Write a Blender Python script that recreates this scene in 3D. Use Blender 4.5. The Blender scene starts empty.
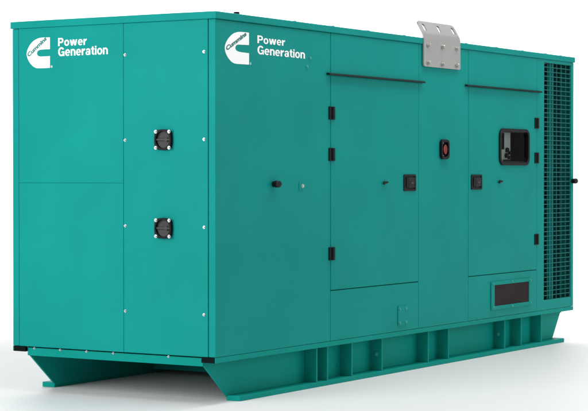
import bpy, bmesh, math, random
from mathutils import Vector, Matrix
random.seed(7)
PI = math.pi
scene = bpy.context.scene
COL = scene.collection

# ------------------------------------------------------------------ dimensions (metres)
W, L = 1.643, 5.539            # width along +Y, length along +X; near corner is the origin
ZR0, ZR1 = 0.268, 0.302        # base rail
ZC = 2.422                     # underside of the roof cap lip
ZT = 2.468                     # roof top edge
SK = 0.012                     # sheet thickness

# ------------------------------------------------------------------ materials
def new_mat(name):
    m = bpy.data.materials.new(name); m.use_nodes = True
    return m, m.node_tree.nodes, m.node_tree.links, m.node_tree.nodes['Principled BSDF']

def paint(name, col, rough=0.45, spec=0.3, metal=0.0, var=0.06, bump=0.03, bscale=260.0):
    m, n, l, b = new_mat(name)
    b.inputs['Roughness'].default_value = rough
    b.inputs['Metallic'].default_value = metal
    b.inputs['Specular IOR Level'].default_value = spec
    tc = n.new('ShaderNodeTexCoord')
    nz = n.new('ShaderNodeTexNoise'); nz.inputs['Scale'].default_value = 1.7; nz.inputs['Detail'].default_value = 5
    l.new(tc.outputs['Object'], nz.inputs['Vector'])
    rmp = n.new('ShaderNodeValToRGB')
    rmp.color_ramp.elements[0].position = 0.3; rmp.color_ramp.elements[1].position = 0.7
    rmp.color_ramp.elements[0].color = tuple(c * (1 - var) for c in col) + (1,)
    rmp.color_ramp.elements[1].color = tuple(min(1, c * (1 + var)) for c in col) + (1,)
    l.new(nz.outputs['Fac'], rmp.inputs['Fac']); l.new(rmp.outputs['Color'], b.inputs['Base Color'])
    fz = n.new('ShaderNodeTexNoise'); fz.inputs['Scale'].default_value = 6; fz.inputs['Detail'].default_value = 6
    l.new(tc.outputs['Object'], fz.inputs['Vector'])
    mr = n.new('ShaderNodeMapRange'); mr.inputs['To Min'].default_value = rough - 0.06; mr.inputs['To Max'].default_value = rough + 0.08
    l.new(fz.outputs['Fac'], mr.inputs['Value']); l.new(mr.outputs['Result'], b.inputs['Roughness'])
    if bump:
        bz = n.new('ShaderNodeTexNoise'); bz.inputs['Scale'].default_value = bscale; bz.inputs['Detail'].default_value = 2
        l.new(tc.outputs['Object'], bz.inputs['Vector'])
        wz = n.new('ShaderNodeTexNoise'); wz.inputs['Scale'].default_value = 1.3; wz.inputs['Detail'].default_value = 1
        l.new(tc.outputs['Object'], wz.inputs['Vector'])
        bp = n.new('ShaderNodeBump'); bp.inputs['Strength'].default_value = bump; bp.inputs['Distance'].default_value = 0.002
        bw = n.new('ShaderNodeBump'); bw.inputs['Strength'].default_value = 0.12; bw.inputs['Distance'].default_value = 0.02
        l.new(bz.outputs['Fac'], bp.inputs['Height']); l.new(wz.outputs['Fac'], bw.inputs['Height'])
        l.new(bw.outputs['Normal'], bp.inputs['Normal']); l.new(bp.outputs['Normal'], b.inputs['Normal'])
    return m

TEAL = paint('teal_powder_coat', (0.0058, 0.252, 0.222), 0.42, 0.035)
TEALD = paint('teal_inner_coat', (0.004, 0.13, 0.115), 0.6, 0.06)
SKID = paint('teal_chassis_paint', (0.0045, 0.255, 0.215), 0.45, 0.03)
BLACK = paint('black_plastic', (0.006, 0.007, 0.009), 0.38, 0.12, var=0.2)
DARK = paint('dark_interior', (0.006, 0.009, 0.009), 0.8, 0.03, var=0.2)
RODM = paint('black_rubber', (0.005, 0.022, 0.021), 0.55, 0.1, var=0.2)
GREYD = paint('dark_grey_plastic', (0.062, 0.056, 0.055), 0.5, 0.15, var=0.12)
GREY = paint('grey_panel', (0.55, 0.57, 0.55), 0.5, 0.3)
BOUNCE = paint('grey_bounce', (0.55, 0.56, 0.55), 0.7, 0.2)  # pale grey chosen to bounce light, not a real coat
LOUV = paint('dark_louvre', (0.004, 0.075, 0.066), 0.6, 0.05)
CHAR = paint('charcoal_blank', (0.030, 0.022, 0.021), 0.6, 0.06, var=0.25, bump=0.15, bscale=500)
ZINC = paint('galvanised_steel', (0.36, 0.36, 0.355), 0.42, 0.5, metal=0.45, var=0.1, bump=0.05)
BOLTM = paint('bright_zinc_bolt', (0.62, 0.64, 0.64), 0.24, 0.5, metal=0.8, bump=0)
ZINCB = paint('galvanised_bolt', (0.45, 0.435, 0.41), 0.3, 0.5, metal=0.6, bump=0)
BOLTT = paint('painted_bolt', (0.03, 0.33, 0.29), 0.35, 0.4, bump=0)
WHITE = paint('white_vinyl', (0.93, 0.94, 0.94), 0.45, 0.3, var=0.01, bump=0)
SCRIPT = paint('teal_script', (0.02, 0.17, 0.15), 0.5, 0.2, bump=0)
RED = paint('red_button', (0.19, 0.008, 0.008), 0.16, 0.5, bump=0)
WIRE = paint('grille_wire', (0.018, 0.14, 0.127), 0.5, 0.05, bump=0)

def glass():
    m, n, l, b = new_mat('window_glass')
    out = n['Material Output']
    tr = n.new('ShaderNodeBsdfTransparent'); tr.inputs['Color'].default_value = (0.80, 0.83, 0.82, 1)
    gl = n.new('ShaderNodeBsdfGlossy'); gl.inputs['Roughness'].default_value = 0.04
    nz = n.new('ShaderNodeTexNoise'); nz.inputs['Scale'].default_value = 5
    mr = n.new('ShaderNodeMapRange'); mr.inputs['To Min'].default_value = 0.008; mr.inputs['To Max'].default_value = 0.02
    l.new(nz.outputs['Fac'], mr.inputs['Value'])
    mx = n.new('ShaderNodeMixShader'); l.new(mr.outputs['Result'], mx.inputs['Fac'])
    l.new(tr.outputs[0], mx.inputs[1]); l.new(gl.outputs[0], mx.inputs[2]); l.new(mx.outputs[0], out.inputs['Surface'])
    return m
GLASS = glass()

def floor_mat():
    m, n, l, b = new_mat('studio_sweep')
    b.inputs['Roughness'].default_value = 0.55
    b.inputs['Specular IOR Level'].default_value = 0.25
    tc = n.new('ShaderNodeTexCoord')
    nz = n.new('ShaderNodeTexNoise'); nz.inputs['Scale'].default_value = 0.8; nz.inputs['Detail'].default_value = 8
    l.new(tc.outputs['Object'], nz.inputs['Vector'])
    r = n.new('ShaderNodeValToRGB')
    r.color_ramp.elements[0].color = (0.79, 0.785, 0.785, 1); r.color_ramp.elements[1].color = (0.815, 0.81, 0.81, 1)
    l.new(nz.outputs['Fac'], r.inputs['Fac']); l.new(r.outputs['Color'], b.inputs['Base Color'])
    return m
FLOOR = floor_mat()

# ------------------------------------------------------------------ mesh helpers
def box(bm, x0, x1, y0, y1, z0, z1):
    v = [bm.verts.new(p) for p in ((x0,y0,z0),(x1,y0,z0),(x1,y1,z0),(x0,y1,z0),(x0,y0,z1),(x1,y0,z1),(x1,y1,z1),(x0,y1,z1))]
    for f in ((0,3,2,1),(4,5,6,7),(0,1,5,4),(1,2,6,5),(2,3,7,6),(3,0,4,7)):
        bm.faces.new([v[i] for i in f])

def prism(bm, pts, a, b, axis):
    """extrude a 2-D outline. axis 'y': pts are (x,z); axis 'x': pts are (y,z); axis 'z': (x,y)"""
    def P(p, t):
        return (p[0], t, p[1]) if axis == 'y' else ((t, p[0], p[1]) if axis == 'x' else (p[0], p[1], t))
    A = [bm.verts.new(P(p, a)) for p in pts]; B = [bm.verts.new(P(p, b)) for p in pts]
    n = len(pts)
    bm.faces.new(A); bm.faces.new(B[::-1])
    for i in range(n):
        j = (i + 1) % n
        bm.faces.new((A[j], A[i], B[i], B[j]))

def ring(bm, outer, inner, a, b, axis):
    def P(p, t):
        return (p[0], t, p[1]) if axis == 'y' else (t, p[0], p[1])
    n = len(outer)
    oa = [bm.verts.new(P(p, a)) for p in outer]; ob = [bm.verts.new(P(p, b)) for p in outer]
    ia = [bm.verts.new(P(p, a)) for p in inner]; ib = [bm.verts.new(P(p, b)) for p in inner]
    for i in range(n):
        j = (i + 1) % n
        bm.faces.new((oa[i], oa[j], ia[j], ia[i])); bm.faces.new((ob[j], ob[i], ib[i], ib[j]))
        bm.faces.new((oa[j], oa[i], ob[i], ob[j])); bm.faces.new((ia[i], ia[j], ib[j], ib[i]))

def rrect(x0, x1, z0, z1, r, seg=6):
    pts = []
    for cx, cz, a0 in ((x1-r, z1-r, 0), (x0+r, z1-r, 90), (x0+r, z0+r, 180), (x1-r, z0+r, 270)):
        for k in range(seg + 1):
            a = math.radians(a0 + 90 * k / seg)
            pts.append((cx + r * math.cos(a), cz + r * math.sin(a)))
    return pts

def circ(cx, cz, rx, rz=None, n=32, a0=0.0):
    rz = rz or rx
    return [(cx + rx * math.cos(a0 + 2*PI*k/n), cz + rz * math.sin(a0 + 2*PI*k/n)) for k in range(n)]

def grid_plate(bm, us, ws, holes, a, b, axis):
    """a sheet from a to b along axis, spanning the cells of us x ws except the hole cells; one connected skin"""
    cells = {(i, j) for i in range(len(us)-1) for j in range(len(ws)-1)} - set(holes)
    cache = {}
    def V(i, j, t):
        k = (i, j, t)
        if k not in cache:
            q = a if t == 0 else b
            cache[k] = bm.verts.new((us[i], q, ws[j]) if axis == 'y' else (q, us[i], ws[j]))
        return cache[k]
    for i, j in cells:
        bm.faces.new((V(i,j,0), V(i+1,j,0), V(i+1,j+1,0), V(i,j+1,0)))
        bm.faces.new((V(i,j+1,1), V(i+1,j+1,1), V(i+1,j,1), V(i,j,1)))
        for (di, dj, p, q) in ((-1,0,(i,j),(i,j+1)), (1,0,(i+1,j+1),(i+1,j)), (0,-1,(i+1,j),(i,j)), (0,1,(i,j+1),(i+1,j+1))):
            if (i+di, j+dj) not in cells:
                bm.faces.new((V(*p,0), V(*q,0), V(*q,1), V(*p,1)))
    bmesh.ops.recalc_face_normals(bm, faces=bm.faces)
    bmesh.ops.dissolve_limit(bm, angle_limit=0.01, verts=bm.verts, edges=bm.edges)

def obj(name, bm, mat, parent=None, bevel=0.0, segs=2, smooth=False, label=None):
    bmesh.ops.recalc_face_normals(bm, faces=bm.faces)
    me = bpy.data.meshes.new(name); bm.to_mesh(me); bm.free()
    me.materials.append(mat)
    o = bpy.data.objects.new(name, me); COL.objects.link(o)
    if parent: o.parent = parent
    if smooth:
        for p in me.polygons: p.use_smooth = True
    if bevel:
        md = o.modifiers.new('bevel', 'BEVEL'); md.width = bevel; md.segments = segs
        md.limit_method = 'ANGLE'; md.angle_limit = math.radians(40)
    if label: o['label'] = label
    return o

def BM(): return bmesh.new()

def solid(name, mat, parent, *dims, bevel=0.003, **kw):
    bm = BM(); box(bm, *dims); return obj(name, bm, mat, parent, bevel, **kw)

def bolt_mesh(r, h, n=6):
    """washer plus domed hex head, axis -Y (outwards), seated at y=0"""
    bm = BM()
    prism(bm, circ(0, 0, r*1.35, n=18), 0.0, -h*0.25, 'y')
    prism(bm, circ(0, 0, r, n=n), -h*0.25, -h*0.8, 'y')
    A = [bm.verts.new((x, -h*0.8, z)) for x, z in circ(0, 0, r*0.92, n=n)]
    B = [bm.verts.new((x, -h, z)) for x, z in circ(0, 0, r*0.55, n=n)]
    for i in range(n): bm.faces.new((A[i], A[(i+1)%n], B[(i+1)%n], B[i]))
    bm.faces.new(B)
    bmesh.ops.recalc_face_normals(bm, faces=bm.faces)
    me = bpy.data.meshes.new('bolt'); bm.to_mesh(me); bm.free(); return me
_bolts = {}
def bolt(parent, loc, face='side', r=0.011, h=0.012, mat=BOLTM):
    key = (r, h, mat.name)
    if key not in _bolts:
        me = bolt_mesh(r, h); me.materials.append(mat); _bolts[key] = me
    o = bpy.data.objects.new('bolt', _bolts[key]); COL.objects.link(o); o.parent = parent
    o.location = loc
    spin = random.uniform(0, 1)
    R = Matrix.Rotation(spin, 4, 'Y')
    if face == 'end': R = Matrix.Rotation(-PI/2, 4, 'Z') @ R
    if face == 'top': R = Matrix.Rotation(-PI/2, 4, 'X') @ R
    o.rotation_euler = R.to_euler()
    return o

# ------------------------------------------------------------------ the setting: one seamless sweep
def make_floor():
    bm = BM()
    # profile along the viewing direction: floor, quarter round, wall
    prof = [(-30, 0.0), (-10, 0.0), (4, 0.0), (14, 0.0), (19, 0.0)]
    R, c = 6.0, 19.0
    for k in range(1, 17):
        a = math.radians(90 * k / 16)
        prof.append((c + R * math.sin(a), R - R * math.cos(a)))
    prof += [(c + R, 12.0), (c + R, 20.0)]
    d = Vector((math.cos(0.556), math.sin(0.556), 0)); s = Vector((-d.y, d.x, 0))
    rows = []
    for t in (-45, -15, 0, 15, 45):
        rows.append([bm.verts.new(d * p + s * t + Vector((0, 0, z))) for p, z in prof])
    for a, b in zip(rows, rows[1:]):
        for i in range(len(prof) - 1):
            bm.faces.new((a[i], a[i+1], b[i+1], b[i]))
    o = obj('floor', bm, FLOOR, smooth=True)
    o['kind'] = 'structure'
make_floor()

# ------------------------------------------------------------------ the generator set
G = bpy.data.objects.new('generator_set', None); COL.objects.link(G)
G.location = (0, 0, 0); G.empty_display_size = 0.5
G['label'] = 'large teal enclosed generator set with white lettering, standing on a low steel skid'
G['category'] = 'generator'

GAP = 0.0017
# ---- end wall (x = 0): two stacked panels on the left, an access panel on the right, corner posts
YL0, YL1, YP0 = 0.716, 1.588, 0.055
ZH = 1.394
p = solid('end_panel', TEAL, G, 0.0, SK, YL0+GAP, YL1-0.002, ZH+0.0006, ZC-0.001, bevel=0.0015, label='plain upper end panel with the white emblem')
solid('end_panel', TEAL, G, 0.0, SK, YL0+GAP, YL1-0.002, ZR1+0.002, ZH-0.0006, bevel=0.0015, label='plain lower end panel')
pr_ = solid('access_panel', TEAL, G, -0.002, SK, YP0+0.003, YL0-GAP, ZR1+0.002, ZC-0.001, label='bolted end panel with two round black handles')
for y, z in ((.700,2.218),(.085,2.218),(.700,1.670),(.085,1.670),(.700,1.119),(.085,1.119),(.700,.570),(.087,.570)):
    bolt(pr_, (-0.002, y, z), 'end', r=0.0075, h=0.012)
# corner posts: folded sheet with a soft outer edge
def post(pts, bev=0.012):
    bm = BM(); prism(bm, pts, ZR1+0.001, ZC-0.001, 'z')
    return obj('corner_post', bm, TEAL, G, 0.006, 3)
post([(0,W),(0,YL1+0.001),(SK,YL1+0.001),(SK,W-SK),(0.06,W-SK),(0.06,W)])
post([(L,0),(L,0.06),(L-SK,0.06),(L-SK,SK),(L-0.052,SK),(L-0.052,0)])
post([(L,W),(L-0.06,W),(L-0.06,W-SK),(L-SK,W-SK),(L-SK,W-0.06),(L,W-0.06)])

# ---- side wall (y = 0)
X1a, X1b = 1.402, 2.680        # first door
X2a, X2b = 3.504, 4.775        # second door
DZ = 0.651                     # door bottom
bm = BM(); prism(bm, [(0,0),(X1a-GAP,0),(X1a-GAP,SK),(SK,SK),(SK,YP0),(0,YP0)], ZR1+0.001, ZC-0.001, 'z')
pl = obj('side_panel', bm, TEAL, G, 0.006, 4, label='folded corner panel with emblem, lettering and a black knob')
for q in ((1.129,2.233),(1.089,2.174)): bolt(pl, (q[0], 0, q[1]), r=0.009, h=0.009, mat=BOLTT)
bolt(pl, (1.026, -0.004, 1.373), r=0.010, h=0.012)
solid('bolt_plate', TEAL, pl, 0.985, 1.045, -0.004, 0.0, 1.345, 1.40, bevel=0.002)
sill = solid('sill_panel', TEAL, G, X1a+GAP*0.4, X1b-GAP*0.4, 0.0, SK, ZR1+0.002, DZ-0.0025)
mid = solid('side_panel', TEAL, G, X1b+GAP, X2a-GAP, 0.0, SK, ZR1+0.002, ZC-0.001, label='side panel between the doors with the emergency stop')
sill2 = solid('sill_panel', TEAL, G, X2a+GAP*0.4, X2b-GAP*0.4, 0.0, SK, ZR1+0.002, DZ-0.0025, label='panel below the windowed door with a dark blank plate')
# bolted cover under the first door
cp = solid('cover_plate', TEAL, G, 2.358, 2.490, -0.006, 0.0, 0.340, 0.488, bevel=0.002)
for x in (2.378, 2.472):
    for z in (0.365, 0.463): bolt(cp, (x, -0.006, z), r=0.0095, h=0.010, mat=BOLTT)
# radiator end section with its large mesh opening
MX0, MX1, MZ0, MZ1 = 4.922, 5.482, 0.386, 2.396
bm = BM(); grid_plate(bm, [X2b+GAP, MX0, MX1, L-0.053], [ZR1+0.002, MZ0, MZ1, ZC-0.001], [(1,1)], 0.0, SK, 'y')
obj('radiator_panel', bm, TEAL, G, 0.002)

# ---- doors
def hinge(parent, x, z, w=0.078, h=0.090):
    bm = BM()
    box(bm, x-w/2, x+w/2, -0.010, 0.0, z-h/2, z+h/2)
    prism(bm, [(x+a, -0.010+b) for a, b in circ(0, 0, 0.012, n=14)], z-h/2+0.002, z+h/2-0.002, 'z')
    o = obj('hinge', bm, BLACK, parent, 0.003)
    return o
def latch(parent, x0, x1, z0, z1):
    bm = BM()
    ring(bm, rrect(x0, x1, z0, z1, 0.010, 3), rrect(x0+0.018, x1-0.018, z0+0.014, z1-0.014, 0.006, 3), 0.0, -0.009, 'y')
    o = obj('latch', bm, BLACK, parent, 0.002)
    bm = BM(); prism(bm, rrect(x0+0.012, x1-0.012, z0+0.009, z1-0.009, 0.004, 3), 0.002, -0.0015, 'y')
    # paddle: tilted plate with a finger lip
    xa, xb = x0+0.040, x1-0.022; za, zb = z0+0.024, z1-0.022
    prism(bm, [(xa, -0.003), (xb, -0.003), (xb, -0.009), (xa+0.03, -0.016), (xa, -0.006)], za, zb, 'z')
    obj('latch_paddle', bm, BLACK, parent, 0.002)
    bm = BM(); prism(bm, circ(x0+0.115, (z0+z1)/2-0.002, 0.022, 0.007, n=16), -0.008, -0.017, 'y')
    obj('latch_key', bm, GREYD, parent, 0.0015)
    return o
def swing_lock(parent, x, z):
    bm = BM()
    prism(bm, circ(x, z, 0.016, 0.011, n=20), 0.0, -0.010, 'y')
    prism(bm, [(x-0.036, z-0.012), (x-0.024, z-0.014), (x+0.032, z-0.002), (x+0.036, z+0.009), (x+0.008, z+0.011), (x-0.034, z+0.001)], -0.010, -0.019, 'y')
    return obj('lock_handle', bm, BLACK, parent, 0.003)

bm = BM(); box(bm, X1a+GAP, X1b-GAP, -0.001, SK, DZ+0.003, ZC-0.001)
D1 = obj('door', bm, TEAL, G, 0.004, label='plain hinged door nearer the corner')
for z in (1.871, 1.587, 0.905): hinge(D1, X1a+0.010, z)
latch(D1, 2.442, 2.628, 1.328, 1.450)
swing_lock(D1, 2.155, 1.390)

WX0, WX1, WZ0, WZ1 = 4.042, 4.607, 1.524, 1.822
bm = BM(); grid_plate(bm, [X2a+GAP, WX0+0.022, WX1-0.022, X2b-GAP], [DZ+0.003, WZ0+0.022, WZ1-0.022, ZC-0.001], [(1,1)], -0.001, SK, 'y')
D2 = obj('door', bm, TEAL, G, 0.003, label='hinged door with a rounded window')
for z in (1.878, 1.588, 0.907): hinge(D2, X2b-0.010, z)
latch(D2, 3.545, 3.732, 1.331, 1.449)
swing_lock(D2, 4.057, 1.392)
bm = BM()
ring(bm, rrect(WX0, WX1, WZ0, WZ1, 0.062), rrect(WX0+0.028, WX1-0.028, WZ0+0.026, WZ1-0.024, 0.042), -0.0015, -0.016, 'y')
obj('window_frame', bm, BLACK, D2, 0.004)
bm = BM()
ring(bm, rrect(WX0+0.022, WX1-0.022, WZ0+0.022, WZ1-0.022, 0.004), rrect(WX0+0.034, WX1-0.034, WZ0+0.034, WZ1-0.030, 0.040), -0.001, 0.03, 'y')
obj('window_reveal', bm, BLACK, D2)
solid('window_pane', GLASS, D2, WX0+0.03, WX1-0.03, 0.004, 0.007, WZ0+0.03, WZ1-0.03, bevel=0)

# control cabinet behind the window
CY = 0.09
bm = BM(); box(bm, 4.15, 4.455, CY, 0.30, 1.50, 1.86)
CB = obj('control_panel', bm, GREY, G, 0.004)
bm = BM(); box(bm, 4.265, 4.325, CY-0.006, CY+0.01, 1.655, 1.79)
obj('display', bm, DARK, CB, 0.002)
for (x, z, r) in ((4.375,1.650,0.020),(4.420,1.628,0.015),(4.362,1.606,0.020),(4.41,1.590,0.015)):
    bm = BM(); prism(bm, circ(x, z, r, n=16), CY, CY-0.02, 'y'); obj('button', bm, BLACK, CB, 0.002)
bm = BM(); box(bm, 4.31, 4.45, CY-0.004, CY+0.01, 1.553, 1.572); obj('label_strip', bm, BLACK, CB)

# ---- drip rails over the doors
def drip(x0, x1, z):
    bm = BM()
    prism(bm, [(-0.0012, z-0.009), (-0.0012, z+0.008), (-0.018, z+0.007), (-0.027, z+0.003), (-0.029, z-0.008), (-0.023, z-0.009), (-0.020, z-0.003), (-0.010, z-0.003)], x0, x1, 'x')
    obj('drip_rail', bm, RODM, G, 0.0015)
drip(1.345, 2.738, 2.138); drip(3.438, 4.826, 2.142)

# ---- emergency stop
bm = BM()
EX0, EX1, EZ0, EZ1 = 3.014, 3.146, 1.566, 1.716
ring(bm, rrect(EX0, EX1, EZ0, EZ1, 0.034), rrect(EX0+0.020, EX1-0.020, EZ0+0.020, EZ1-0.020, 0.024), 0.0, -0.022, 'y')
ES = obj('emergency_stop', bm, BLACK, G, 0.004)
bm = BM(); prism(bm, rrect(EX0+0.010, EX1-0.010, EZ0+0.010, EZ1-0.010, 0.02), 0.0, -0.003, 'y'); obj('recess', bm, DARK, ES)
bm = BM()
cx_, cz_ = 3.088, 1.640
prism(bm, circ(cx_, cz_, 0.018, n=20), -0.003, -0.012, 'y')
prism(bm, circ(cx_, cz_, 0.030, 0.037, n=28), -0.008, -0.017, 'y')
obj('stop_button', bm, RED, ES, 0.008, 3)
for z in (EZ0+0.026, EZ1-0.026): bolt(ES, (EX0+0.045, -0.004, z), r=0.007, h=0.008)

# ---- black knobs
def knob(x, z, y=0.0):
    bm = BM()
    prism(bm, circ(x, z, 0.020, n=20), y, y-0.018, 'y')
    prism(bm, circ(x, z, 0.038, 0.023, n=24), y-0.018, y-0.046, 'y')
    obj('knob', bm, BLACK, G, 0.006, 3)
knob(0.668, 1.387); knob(5.500, 1.393)

# ---- radiator mesh: wire grid, with struts and dark core behind
bm = BM()
NR, NC = 52, 6
for k in range(NR + 1):
    z = MZ0 + (MZ1 - MZ0) * k / NR
    prism(bm, [(0.006+a, z+b) for a, b in circ(0, 0, 0.0040, n=6)], MX0-0.006, MX1+0.006, 'x')
for k in range(NC + 1):
    x = MX0 + (MX1 - MX0) * k / NC
    prism(bm, [(x+a, 0.0135+b) for a, b in circ(0, 0, 0.0052, n=6)], MZ0-0.006, MZ1+0.006, 'z')
GR = obj('intake_grille', bm, WIRE, G)
solid('grille_strut', TEAL, GR, 5.085, 5.165, 0.024, 0.05, MZ0-0.02, MZ1+0.02)
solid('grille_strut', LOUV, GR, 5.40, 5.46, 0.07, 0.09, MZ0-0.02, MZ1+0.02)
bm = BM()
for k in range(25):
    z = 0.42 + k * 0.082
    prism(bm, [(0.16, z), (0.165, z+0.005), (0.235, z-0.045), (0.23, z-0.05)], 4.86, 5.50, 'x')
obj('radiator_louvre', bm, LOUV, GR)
solid('radiator_core', DARK, GR, 4.84, 5.52, 0.26, 0.30, 0.33, 2.41, bevel=0)

# ---- blank plate low on the side
bm = BM()
PX0, PX1, PZ0, PZ1 = 3.898, 4.652, 0.364, 0.592
ring(bm, rrect(PX0, PX1, PZ0, PZ1, 0.008, 2), rrect(PX0+0.060, PX1-0.042, PZ0+0.030, PZ1-0.030, 0.004, 2), 0.0, -0.010, 'y')
BP = obj('blank_plate', bm, TEAL, G, 0.003)
bm = BM(); prism(bm, rrect(PX0+0.055, PX1-0.037, PZ0+0.025, PZ1-0.025, 0.004, 2), 0.0, -0.004, 'y'); obj('plate_insert', bm, CHAR, BP)
for x in (PX0+0.030, PX1-0.022):
    for z in (PZ0+0.022, PZ1-0.022): bolt(BP, (x, -0.010, z), r=0.0085, h=0.010, mat=BOLTT)
for z in (PZ0+0.015, PZ1-0.015): bolt(BP, ((PX0+PX1)/2, -0.010, z), r=0.0085, h=0.010, mat=BOLTT)

# ---- recessed round handles on the end
def round_handle(z):
    y0, y1, z0, z1 = 0.318, 0.463, z-0.070, z+0.070
    yc = (y0 + y1) / 2
    n = 40
    out = []
    for k in range(n):                      # squarish circle: four ears carry the bolts
        a = 2 * PI * k / n
        rr = 0.066 + 0.010 * abs(math.sin(2*a)) ** 3
        out.append((yc + rr * math.cos(a), z + rr * math.sin(a)))
    inn = circ(yc, z, 0.054, n=n)
    bm = BM(); ring(bm, out, inn, -0.002, -0.026, 'x')
    h = obj('recessed_handle', bm, BLACK, G, 0.003)
    bm = BM()                               # dished bottom: a shallow bowl behind the rim
    rows = []
    for r_, x_ in ((0.0555, -0.008), (0.048, -0.005), (0.035, -0.0035), (0.012, -0.003)):
        rows.append([bm.verts.new((x_, p_[0], p_[1])) for p_ in circ(yc, z, r_, n=n)])
    for a, b in zip(rows, rows[1:]):
        for i in range(n): bm.faces.new((a[i], a[(i+1)%n], b[(i+1)%n], b[i]))
    bm.faces.new(rows[-1])
    obj('dish', bm, GREYD, h, smooth=True)
    bm = BM()
    box(bm, -0.018, -0.004, yc-0.054, yc+0.056, z-0.006, z+0.007)
    prism(bm, circ(yc-0.022, z, 0.013, n=16), -0.004, -0.020, 'x')
    obj('grip_bar', bm, GREYD, h, 0.003)
    for yy in (yc-0.052, yc+0.052):
        for zz in (z-0.051, z+0.051): bolt(h, (-0.025, yy, zz), 'end', r=0.0085, h=0.011)
round_handle(1.670); round_handle(1.108)

# ---- roof
bm = BM()
o_ = 0.010
prism(bm, [(-o_, ZC), (-o_, ZT), (0.3, ZT+0.0015), (W-0.3, ZT+0.0015), (W+o_, ZT), (W+o_, ZC)], -o_, L+o_, 'x')
RF = obj('roof', bm, TEAL, G, 0.005, 3)
for x in (1.02, 1.52, 2.012, 2.551, 3.568, 4.107, 4.601, 5.061, 5.374):
    bolt(RF, (x, 0.055, ZT+0.0005), 'top', r=0.015, h=0.012, mat=BOLTT)
    bolt(RF, (x, W-0.055, ZT+0.0005), 'top', r=0.015, h=0.012, mat=BOLTT)
bm = BM(); prism(bm, circ(0.312, 0.05, 0.019, n=18), ZT, ZT+0.020, 'z'); obj('roof_plug', bm, BLACK, RF, 0.004)

# ---- lifting bracket: flat lower plate, upper flap bent back over the roof
BX0, BX1 = 2.731, 3.328
def bracket():
    t = 0.012
    def skin(u, w):                      # u along x, w along the developed height
        zb = 2.462
        y, z, q = -0.0125, min(w, zb), zb
        while q < w - 1e-6:                  # the bend tightens gradually
            st = min(0.004, w - q); a = math.radians(30) * min(1.0, (q - zb) / 0.05)
            y += st * math.sin(a); z += st * math.cos(a); q += st
        return (u, y, z)
    ztop = 2.614; SC = 2.556; SH = 0.030
    # columns with three slots cut out
    slots = [(2.800, SC), (3.036, SC), (3.272, SC)]
    us = [BX0, BX0+0.004, BX0+0.014, BX0+0.027]
    for sx, _ in slots: us += [sx-0.020, sx, sx+0.020]
    us += [BX1-0.027, BX1-0.014, BX1-0.004, BX1]
    ws = [2.256, 2.262, 2.272, 2.36, 2.455, 2.465, 2.475, 2.485, 2.495, 2.505, 2.515, SC-SH, SC-SH+0.010, SC, SC+SH-0.010, SC+SH, 2.595, 2.604, ztop-0.003, ztop]
    bm = BM(); cache = {}
    def hole(i, j):
        cu = (us[i] + us[i+1]) / 2; cw = (ws[j] + ws[j+1]) / 2
        return any(abs(cu - sx) < 0.020 and SC-SH < cw < SC+SH for sx, _ in slots)
    def V(i, j):
        if (i, j) not in cache:
            u, w = us[i], ws[j]
            r = 0.035                          # rounded top corners
            if w > ztop - r:
                f = math.sqrt(max(0, r*r - (w - ztop + r)**2))
                u = min(max(u, BX0 + r - f), BX1 - r + f)
            if w < 2.272:
                f = math.sqrt(max(0, 0.016**2 - (2.272 - w)**2)); u = min(max(u, BX0 + 0.016 - f), BX1 - 0.016 + f)
            # slot ends: pull corners in
            for sx, _ in slots:
                if abs(abs(u - sx) - 0.020) < 1e-4 and (abs(w - SC + SH) < 1e-4 or abs(w - SC - SH) < 1e-4): u = sx + (0.011 if u > sx else -0.011)
            cache[(i, j)] = bm.verts.new(skin(u, w))
        return cache[(i, j)]
    for i in range(len(us) - 1):
        for j in range(len(ws) - 1):
            if not hole(i, j):
                bm.faces.new((V(i,j), V(i+1,j), V(i+1,j+1), V(i,j+1)))
    bmesh.ops.remove_doubles(bm, verts=bm.verts, dist=1e-5)
    o = obj('lifting_bracket', bm, ZINC, G)
    md = o.modifiers.new('thick', 'SOLIDIFY'); md.thickness = t; md.offset = 0
    bv = o.modifiers.new('bevel', 'BEVEL'); bv.width = 0.002; bv.segments = 2; bv.limit_method = 'ANGLE'; bv.angle_limit = math.radians(50)
    for x in (2.793, 3.024, 3.258):
        for z in (2.287, 2.417): bolt(o, (x, -0.0185, z), r=0.016, h=0.024, mat=ZINCB)
bracket()

# ---- skid: base rails, webs with flanges and stiffeners, cross members
def rail(ys):                            # hollow C-section, open at the ends
    bm = BM()
    y = lambda v: v if ys == 0 else W - v
    prism(bm, [(y(0.0), ZR0), (y(0.0), ZR1), (y(0.008), ZR1), (y(0.008), ZR0+0.006), (y(0.100), ZR0+0.006), (y(0.100), ZR0)], 0.0, L, 'x')
    r = obj('base_rail', bm, SKID, G, 0.003)
    bm = BM(); a, b = sorted((y(0.0085), y(0.109)))
    box(bm, -0.001, 0.02, a, b, ZR0-0.0006, ZR1-0.001)
    obj('rail_end_shade', bm, DARK, r)  # added dark block standing for the shade inside the hollow rail
    bm = BM(); box(bm, L-0.02, L-0.006, a, b, ZR0+0.0065, ZR1-0.002)
    obj('rail_end_shade', bm, DARK, r)  # same dark stand-in for shade at the far end
rail(0); rail(1)
solid('base_plate', BOUNCE, G, 0.02, L-0.02, 0.02, W-0.02, ZR1-0.008, ZR1-0.002, bevel=0)  # unseen underside made pale as an added reflector for the ground below
STX = (1.246, 1.389, 1.723, 2.156, 2.869, 3.200, 4.196, 4.510, 4.907)
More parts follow.
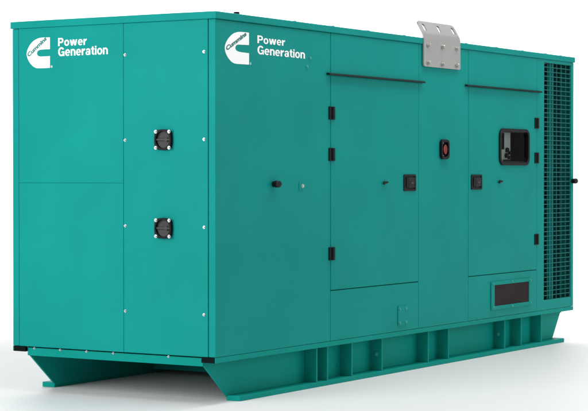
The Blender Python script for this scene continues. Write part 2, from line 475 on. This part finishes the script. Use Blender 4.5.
def skid_beam(ys):
    y = lambda v: v if ys == 0 else W - v
    bm = BM()
    prism(bm, [(0.024, ZR0), (0.024, 0.250), (0.300, 0.018), (5.335, 0.018), (5.515, 0.250), (5.515, ZR0)], y(0.110), y(0.124), 'y')
    b = obj('skid_beam', bm, SKID, G, 0.002)
    bm = BM()
    xs0 = 0.292
    prism(bm, [(xs0, y(0.012)), (5.375, y(0.012)), (5.375, y(0.118)), (xs0, y(0.118))], 0.0, 0.034, 'z')
    obj('bottom_flange', bm, SKID, b, 0.004)
    for x in STX:
        bm = BM(); prism(bm, [(y(0.016), 0.034), (y(0.110), 0.034), (y(0.110), ZR0-0.0005), (y(0.016), ZR0-0.0005)], x-0.006, x+0.010, 'x')
        obj('stiffener', bm, SKID, b, 0.002)
    if ys == 0:
        bolt(b, (2.150, 0.060, 0.152), 'end', r=0.012, h=0.012, mat=BOLTT)
        bolt(b, (4.190, 0.072, 0.151), 'end', r=0.012, h=0.012, mat=BOLTT)
skid_beam(0); skid_beam(1)
bm = BM(); prism(bm, [(0.020, 0.241), (0.020, ZR1), (0.030, ZR1), (0.030, 0.249), (0.08, 0.249), (0.08, 0.241)], 0.112, W-0.110, 'y')
# outline above is (x,z)
EB = obj('end_beam', bm, SKID, G, 0.002)
for k in (0, 1, 2, 3, 5):
    yy = 1.473 - k * 0.2195
    bolt(EB, (0.020, yy, 0.291), 'end', r=0.0058, h=0.011)
solid('end_beam', SKID, G, L-0.010, L, 0.112, W-0.110, 0.241, ZR1)
for x, zb in ((1.42, 0.030), (2.82, 0.12), (4.22, 0.12)):
    solid('cross_member', SKID, G, x, x+0.014, 0.126, W-0.126, zb, 0.290)

# ---- hidden back and radiator end, kept plain
solid('back_panel', TEAL, G, 0.061, 1.80, W-SK, W, ZR1+0.002, ZC-0.001)
solid('back_panel', TEAL, G, 1.807, 3.70, W-SK, W, ZR1+0.002, ZC-0.001)
solid('back_panel', TEAL, G, 3.707, L-0.061, W-SK, W, ZR1+0.002, ZC-0.001)
solid('radiator_end_panel', TEAL, G, L-SK, L, 0.061, W-0.061, ZR1+0.002, ZC-0.001)
# inner backing sheets behind the seams
solid('inner_frame', TEAL, G, 0.016, 0.022, 0.02, W-0.02, ZR1, ZC-0.002, bevel=0)
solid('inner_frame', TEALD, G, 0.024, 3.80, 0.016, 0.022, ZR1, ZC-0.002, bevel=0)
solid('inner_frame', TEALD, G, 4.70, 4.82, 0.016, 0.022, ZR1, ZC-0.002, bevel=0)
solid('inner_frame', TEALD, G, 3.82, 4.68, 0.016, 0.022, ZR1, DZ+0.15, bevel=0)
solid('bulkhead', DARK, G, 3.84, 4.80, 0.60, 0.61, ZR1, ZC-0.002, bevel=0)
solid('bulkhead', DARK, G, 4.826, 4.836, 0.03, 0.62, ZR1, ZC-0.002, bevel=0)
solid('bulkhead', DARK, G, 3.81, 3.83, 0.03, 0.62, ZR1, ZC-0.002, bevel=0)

# ------------------------------------------------------------------ emblem and lettering
EMB_SIDE = [(0.378,2.357),(0.314,2.357),(0.247,2.353),(0.192,2.337),(0.145,2.308),(0.113,2.275),(0.102,2.248),(0.108,2.220),(0.131,2.192),(0.164,2.168),(0.202,2.154),(0.247,2.151),(0.314,2.152),(0.379,2.153),(0.379,2.226),(0.314,2.227),(0.264,2.229),(0.232,2.236),(0.220,2.250),(0.228,2.265),(0.249,2.273),(0.314,2.276),(0.378,2.278)]
EMB_END = [(1.320,2.354),(1.362,2.355),(1.409,2.353),(1.456,2.337),(1.490,2.309),(1.511,2.277),(1.517,2.248),(1.507,2.216),(1.482,2.183),(1.444,2.158),(1.395,2.153),(1.320,2.154),(1.320,2.231),(1.368,2.230),(1.407,2.231),(1.426,2.241),(1.430,2.256),(1.420,2.270),(1.394,2.276),(1.320,2.277)]
def text_mesh(body, weight=0.0):
    cu = bpy.data.curves.new('lettering', 'FONT'); cu.body = body; cu.size = 1.0
    cu.offset = weight; cu.extrude = 0.0; cu.resolution_u = 6
    ob = bpy.data.objects.new('lettering', cu); COL.objects.link(ob)
    dg = bpy.context.evaluated_depsgraph_get(); dg.update()
    me = bpy.data.meshes.new_from_object(ob.evaluated_get(dg))
    bpy.data.objects.remove(ob); bpy.data.curves.remove(cu)
    return me
def place_text(name, body, mat, parent, fn, width, height, weight=0.02, cap=None, label=None):
    """fn maps text-plane (u right, v up) to the wall; scaled so the glyph run fills width x height"""
    me = text_mesh(body, weight)
    xs = [v.co.x for v in me.vertices]; ys = [v.co.y for v in me.vertices]
    x0, x1, y0, y1 = min(xs), max(xs), min(ys), max(ys)
    base = 0.0
    su = width / (x1 - x0); sv = height / (y1 - base)
    for v in me.vertices:
        v.co = Vector(fn((v.co.x - x0) * su, (v.co.y - base) * sv))
    me.name = name; me.materials.clear(); me.materials.append(mat)
    o = bpy.data.objects.new(name, me); COL.objects.link(o); o.parent = parent
    if label: o['label'] = label
    return o
def smooth_outline(p, sharp=0.35):
    out = []; n = len(p)
    def corner(i):
        a = Vector(p[i]) - Vector(p[i-1]); b = Vector(p[(i+1) % n]) - Vector(p[i])
        return a.angle(b) > 1.2
    for i in range(n):
        p0, p1, p2, p3 = (Vector(p[(i+k) % n]) for k in (-1, 0, 1, 2))
        if corner(i): p0 = p1 - (p2 - p1)
        if corner((i+1) % n): p3 = p2 + (p2 - p1)
        for k in range(5):
            t = k / 5
            q = 0.5 * ((2*p1) + (p2-p0)*t + (2*p0-5*p1+4*p2-p3)*t*t + (3*p1-p0-3*p2+p3)*t**3)
            out.append((q.x, q.y))
    return out
def emblem(outline, face, script_a, script_b, tm):
    bm = BM()
    pts = smooth_outline(outline)
    if face == 'side': prism(bm, pts, 0.0, -0.0012, 'y')
    else: prism(bm, pts, 0.0, -0.0012, 'x')
    e = obj('emblem', bm, WHITE, G)
    a, b = Vector(script_a), Vector(script_b); d = (b - a); ln = d.length; d.normalize(); n = Vector((-d.y, d.x)) if face == 'side' else Vector((d.y, -d.x))
    if face == 'side': fn = lambda u, v: (a.x + d.x*u + n.x*v, -0.002, a.y + d.y*u + n.y*v)
    else: fn = lambda u, v: (-0.002, a.x + d.x*u + n.x*v, a.y + d.y*u + n.y*v)
    place_text('emblem_script', 'Cummins', SCRIPT, e, fn, ln, 0.028, 0.045)
    if face == 'side': ft = lambda u, v: (tm[0]+u, -0.0015, tm[1]+v)
    else: ft = lambda u, v: (-0.0015, tm[0]-u, tm[1]+v)
    place_text('trademark_sign', '®', WHITE, e, ft, 0.016, 0.016, 0.0)
emblem(EMB_SIDE, 'side', (0.122, 2.228), (0.350, 2.340), (0.388, 2.153))
emblem(EMB_END, 'end', (1.500, 2.230), (1.345, 2.342), (1.313, 2.153))
# heavy grotesque letters drawn as strokes: each stroke sits a hair above the last so none share a plane
def _rect(x0, y0, x1, y1): return [[(x0,y0),(x1,y0),(x1,y1),(x0,y1)]]
def _par(xb, xt, w, h): return [[(xb,0),(xb+w,0),(xt+w,h),(xt,h)]]
def _arc(cx, cy, rx, ry, w, a0, a1, wy=None, n=28):
    wy = wy or w * 0.92; q = []
    for k in range(n):
        a, b = (math.radians(a0 + (a1-a0)*t/n) for t in (k, k+1))
        q.append([(cx+rx*math.cos(a), cy+ry*math.sin(a)), (cx+rx*math.cos(b), cy+ry*math.sin(b)),
                  (cx+(rx-w)*math.cos(b), cy+(ry-wy)*math.sin(b)), (cx+(rx-w)*math.cos(a), cy+(ry-wy)*math.sin(a))])
    return q
XH = 0.74
GLYPH = {
 'P': (0.74, [_rect(0,0,.21,1), _rect(.2,.82,.43,1), _rect(.2,.36,.43,.54), _arc(.42,.68,.31,.32,.2,-90,90,.18)]),
 'o': (0.67, [_arc(.335,.365,.335,.385,.195,0,360,.165)]),
 'w': (1.00, [_par(.17,0,.2,XH), _par(.19,.39,.2,XH), _par(.60,.41,.2,XH), _par(.62,.80,.2,XH)]),
 'e': (0.65, [_arc(.325,.365,.325,.385,.19,-4,318,.155), _rect(.15,.305,.62,.43)]),
 'r': (0.44, [_rect(0,0,.2,XH), _arc(.43,.46,.30,.295,.19,88,175,.175)]),
 'G': (0.84, [_arc(.43,.5,.43,.52,.215,38,322,.18), _rect(.67,.0,.83,.5), _rect(.46,.37,.83,.53)]),
 'n': (0.62, [_rect(0,0,.195,XH), _rect(.425,0,.62,.47), _arc(.31,.46,.31,.295,.195,0,170,.165)]),
 'a': (0.62, [_rect(.41,.02,.60,.5), _arc(.31,.49,.29,.26,.185,0,168,.145), _arc(.27,.215,.27,.23,.175,0,360,.13)]),
 't': (0.42, [_rect(.1,.2,.295,.94), _rect(0,.60,.41,.74), _arc(.34,.215,.24,.215,.19,180,270,.155), _rect(.335,0,.42,.155)]),
 'i': (0.195, [_rect(0,0,.195,XH), _rect(0,.83,.195,1)]),
}
def letters(body, fn, width, height):
    """one printed word on its panel, fitted to width x cap height"""
    adv = []; x = 0
    for c in body: adv.append(x); x += GLYPH[c][0] + 0.075
    total = x - 0.075; sx = width / total; sy = height
    bm = BM()
    for c, x0 in zip(body, adv):
        for k, stroke in enumerate(GLYPH[c][1]):
            for quad in stroke:
                bm.faces.new([bm.verts.new(fn((x0 + px) * sx, py * sy, 0.0010 + 0.00025 * k)) for px, py in quad])
    bmesh.ops.remove_doubles(bm, verts=bm.verts, dist=1e-5)
    return obj('lettering', bm, WHITE, G)
S_ = lambda x, z: (lambda u, v, d: (x + u, -d, z + v))
E_ = lambda y, z: (lambda u, v, d: (-d, y - u, z + v))
letters('Power', S_(0.478, 2.297), 0.335, 0.050)
letters('Generation', S_(0.478, 2.226), 0.585, 0.055)
letters('Power', E_(1.251, 2.294), 0.238, 0.053)
letters('Generation', E_(1.251, 2.228), 0.410, 0.057)

# ------------------------------------------------------------------ camera
cam = bpy.data.cameras.new('camera'); co = bpy.data.objects.new('camera', cam); COL.objects.link(co)
cam.sensor_width = 36.0; cam.lens = 1905.03 / 588 * 36.0; cam.clip_end = 500
co.location = (-9.83920, -6.68892, 1.44912)
yaw, pit = 0.555970372, -0.0162522
fw = Vector((math.cos(pit)*math.cos(yaw), math.cos(pit)*math.sin(yaw), math.sin(pit)))
co.rotation_euler = fw.to_track_quat('-Z', 'Y').to_euler()
scene.camera = co

# ------------------------------------------------------------------ light: white studio
w = bpy.data.worlds.new('World'); scene.world = w; w.use_nodes = True
bg = w.node_tree.nodes['Background']; bg.inputs['Color'].default_value = (1.0, 1.0, 1.0, 1); bg.inputs['Strength'].default_value = 0.53
def area(name, loc, target, size, power, col=(1,1,1), size_y=None):
    li = bpy.data.lights.new(name, 'AREA'); li.shape = 'RECTANGLE'; li.size = size; li.size_y = size_y or size
    li.energy = power; li.color = col
    o = bpy.data.objects.new(name, li); COL.objects.link(o); o.location = loc
    o.rotation_euler = (Vector(target) - Vector(loc)).to_track_quat('-Z', 'Y').to_euler()
    return o
area('key_softbox', (-6.2, 2.5, 2.9), (0, 0.8, 1.3), 3.4, 385, (0.97, 1.0, 1.02), 4.3)
area('top_softbox', (2.2, -1.0, 5.0), (2.2, -1.0, 0), 8, 165, (1, 1, 1), 1.4)
area('fill_softbox', (7.5, -8.0, 3.0), (3.2, 0, 0.8), 4, 180, (1, 1, 1))
area('sweep_softbox', (14.0, 9.0, 9.0), (15, 9.5, 0), 12, 1350, (1, 1, 1))
area('wall_softbox', (12.0, 7.0, 12.0), (21, 13, 3), 10, 3000, (1, 1, 1))

scene.view_settings.view_transform = 'Standard'; scene.view_settings.look = 'None'
scene.view_settings.exposure = 0; scene.view_settings.gamma = 1
scene.render.engine = 'CYCLES'
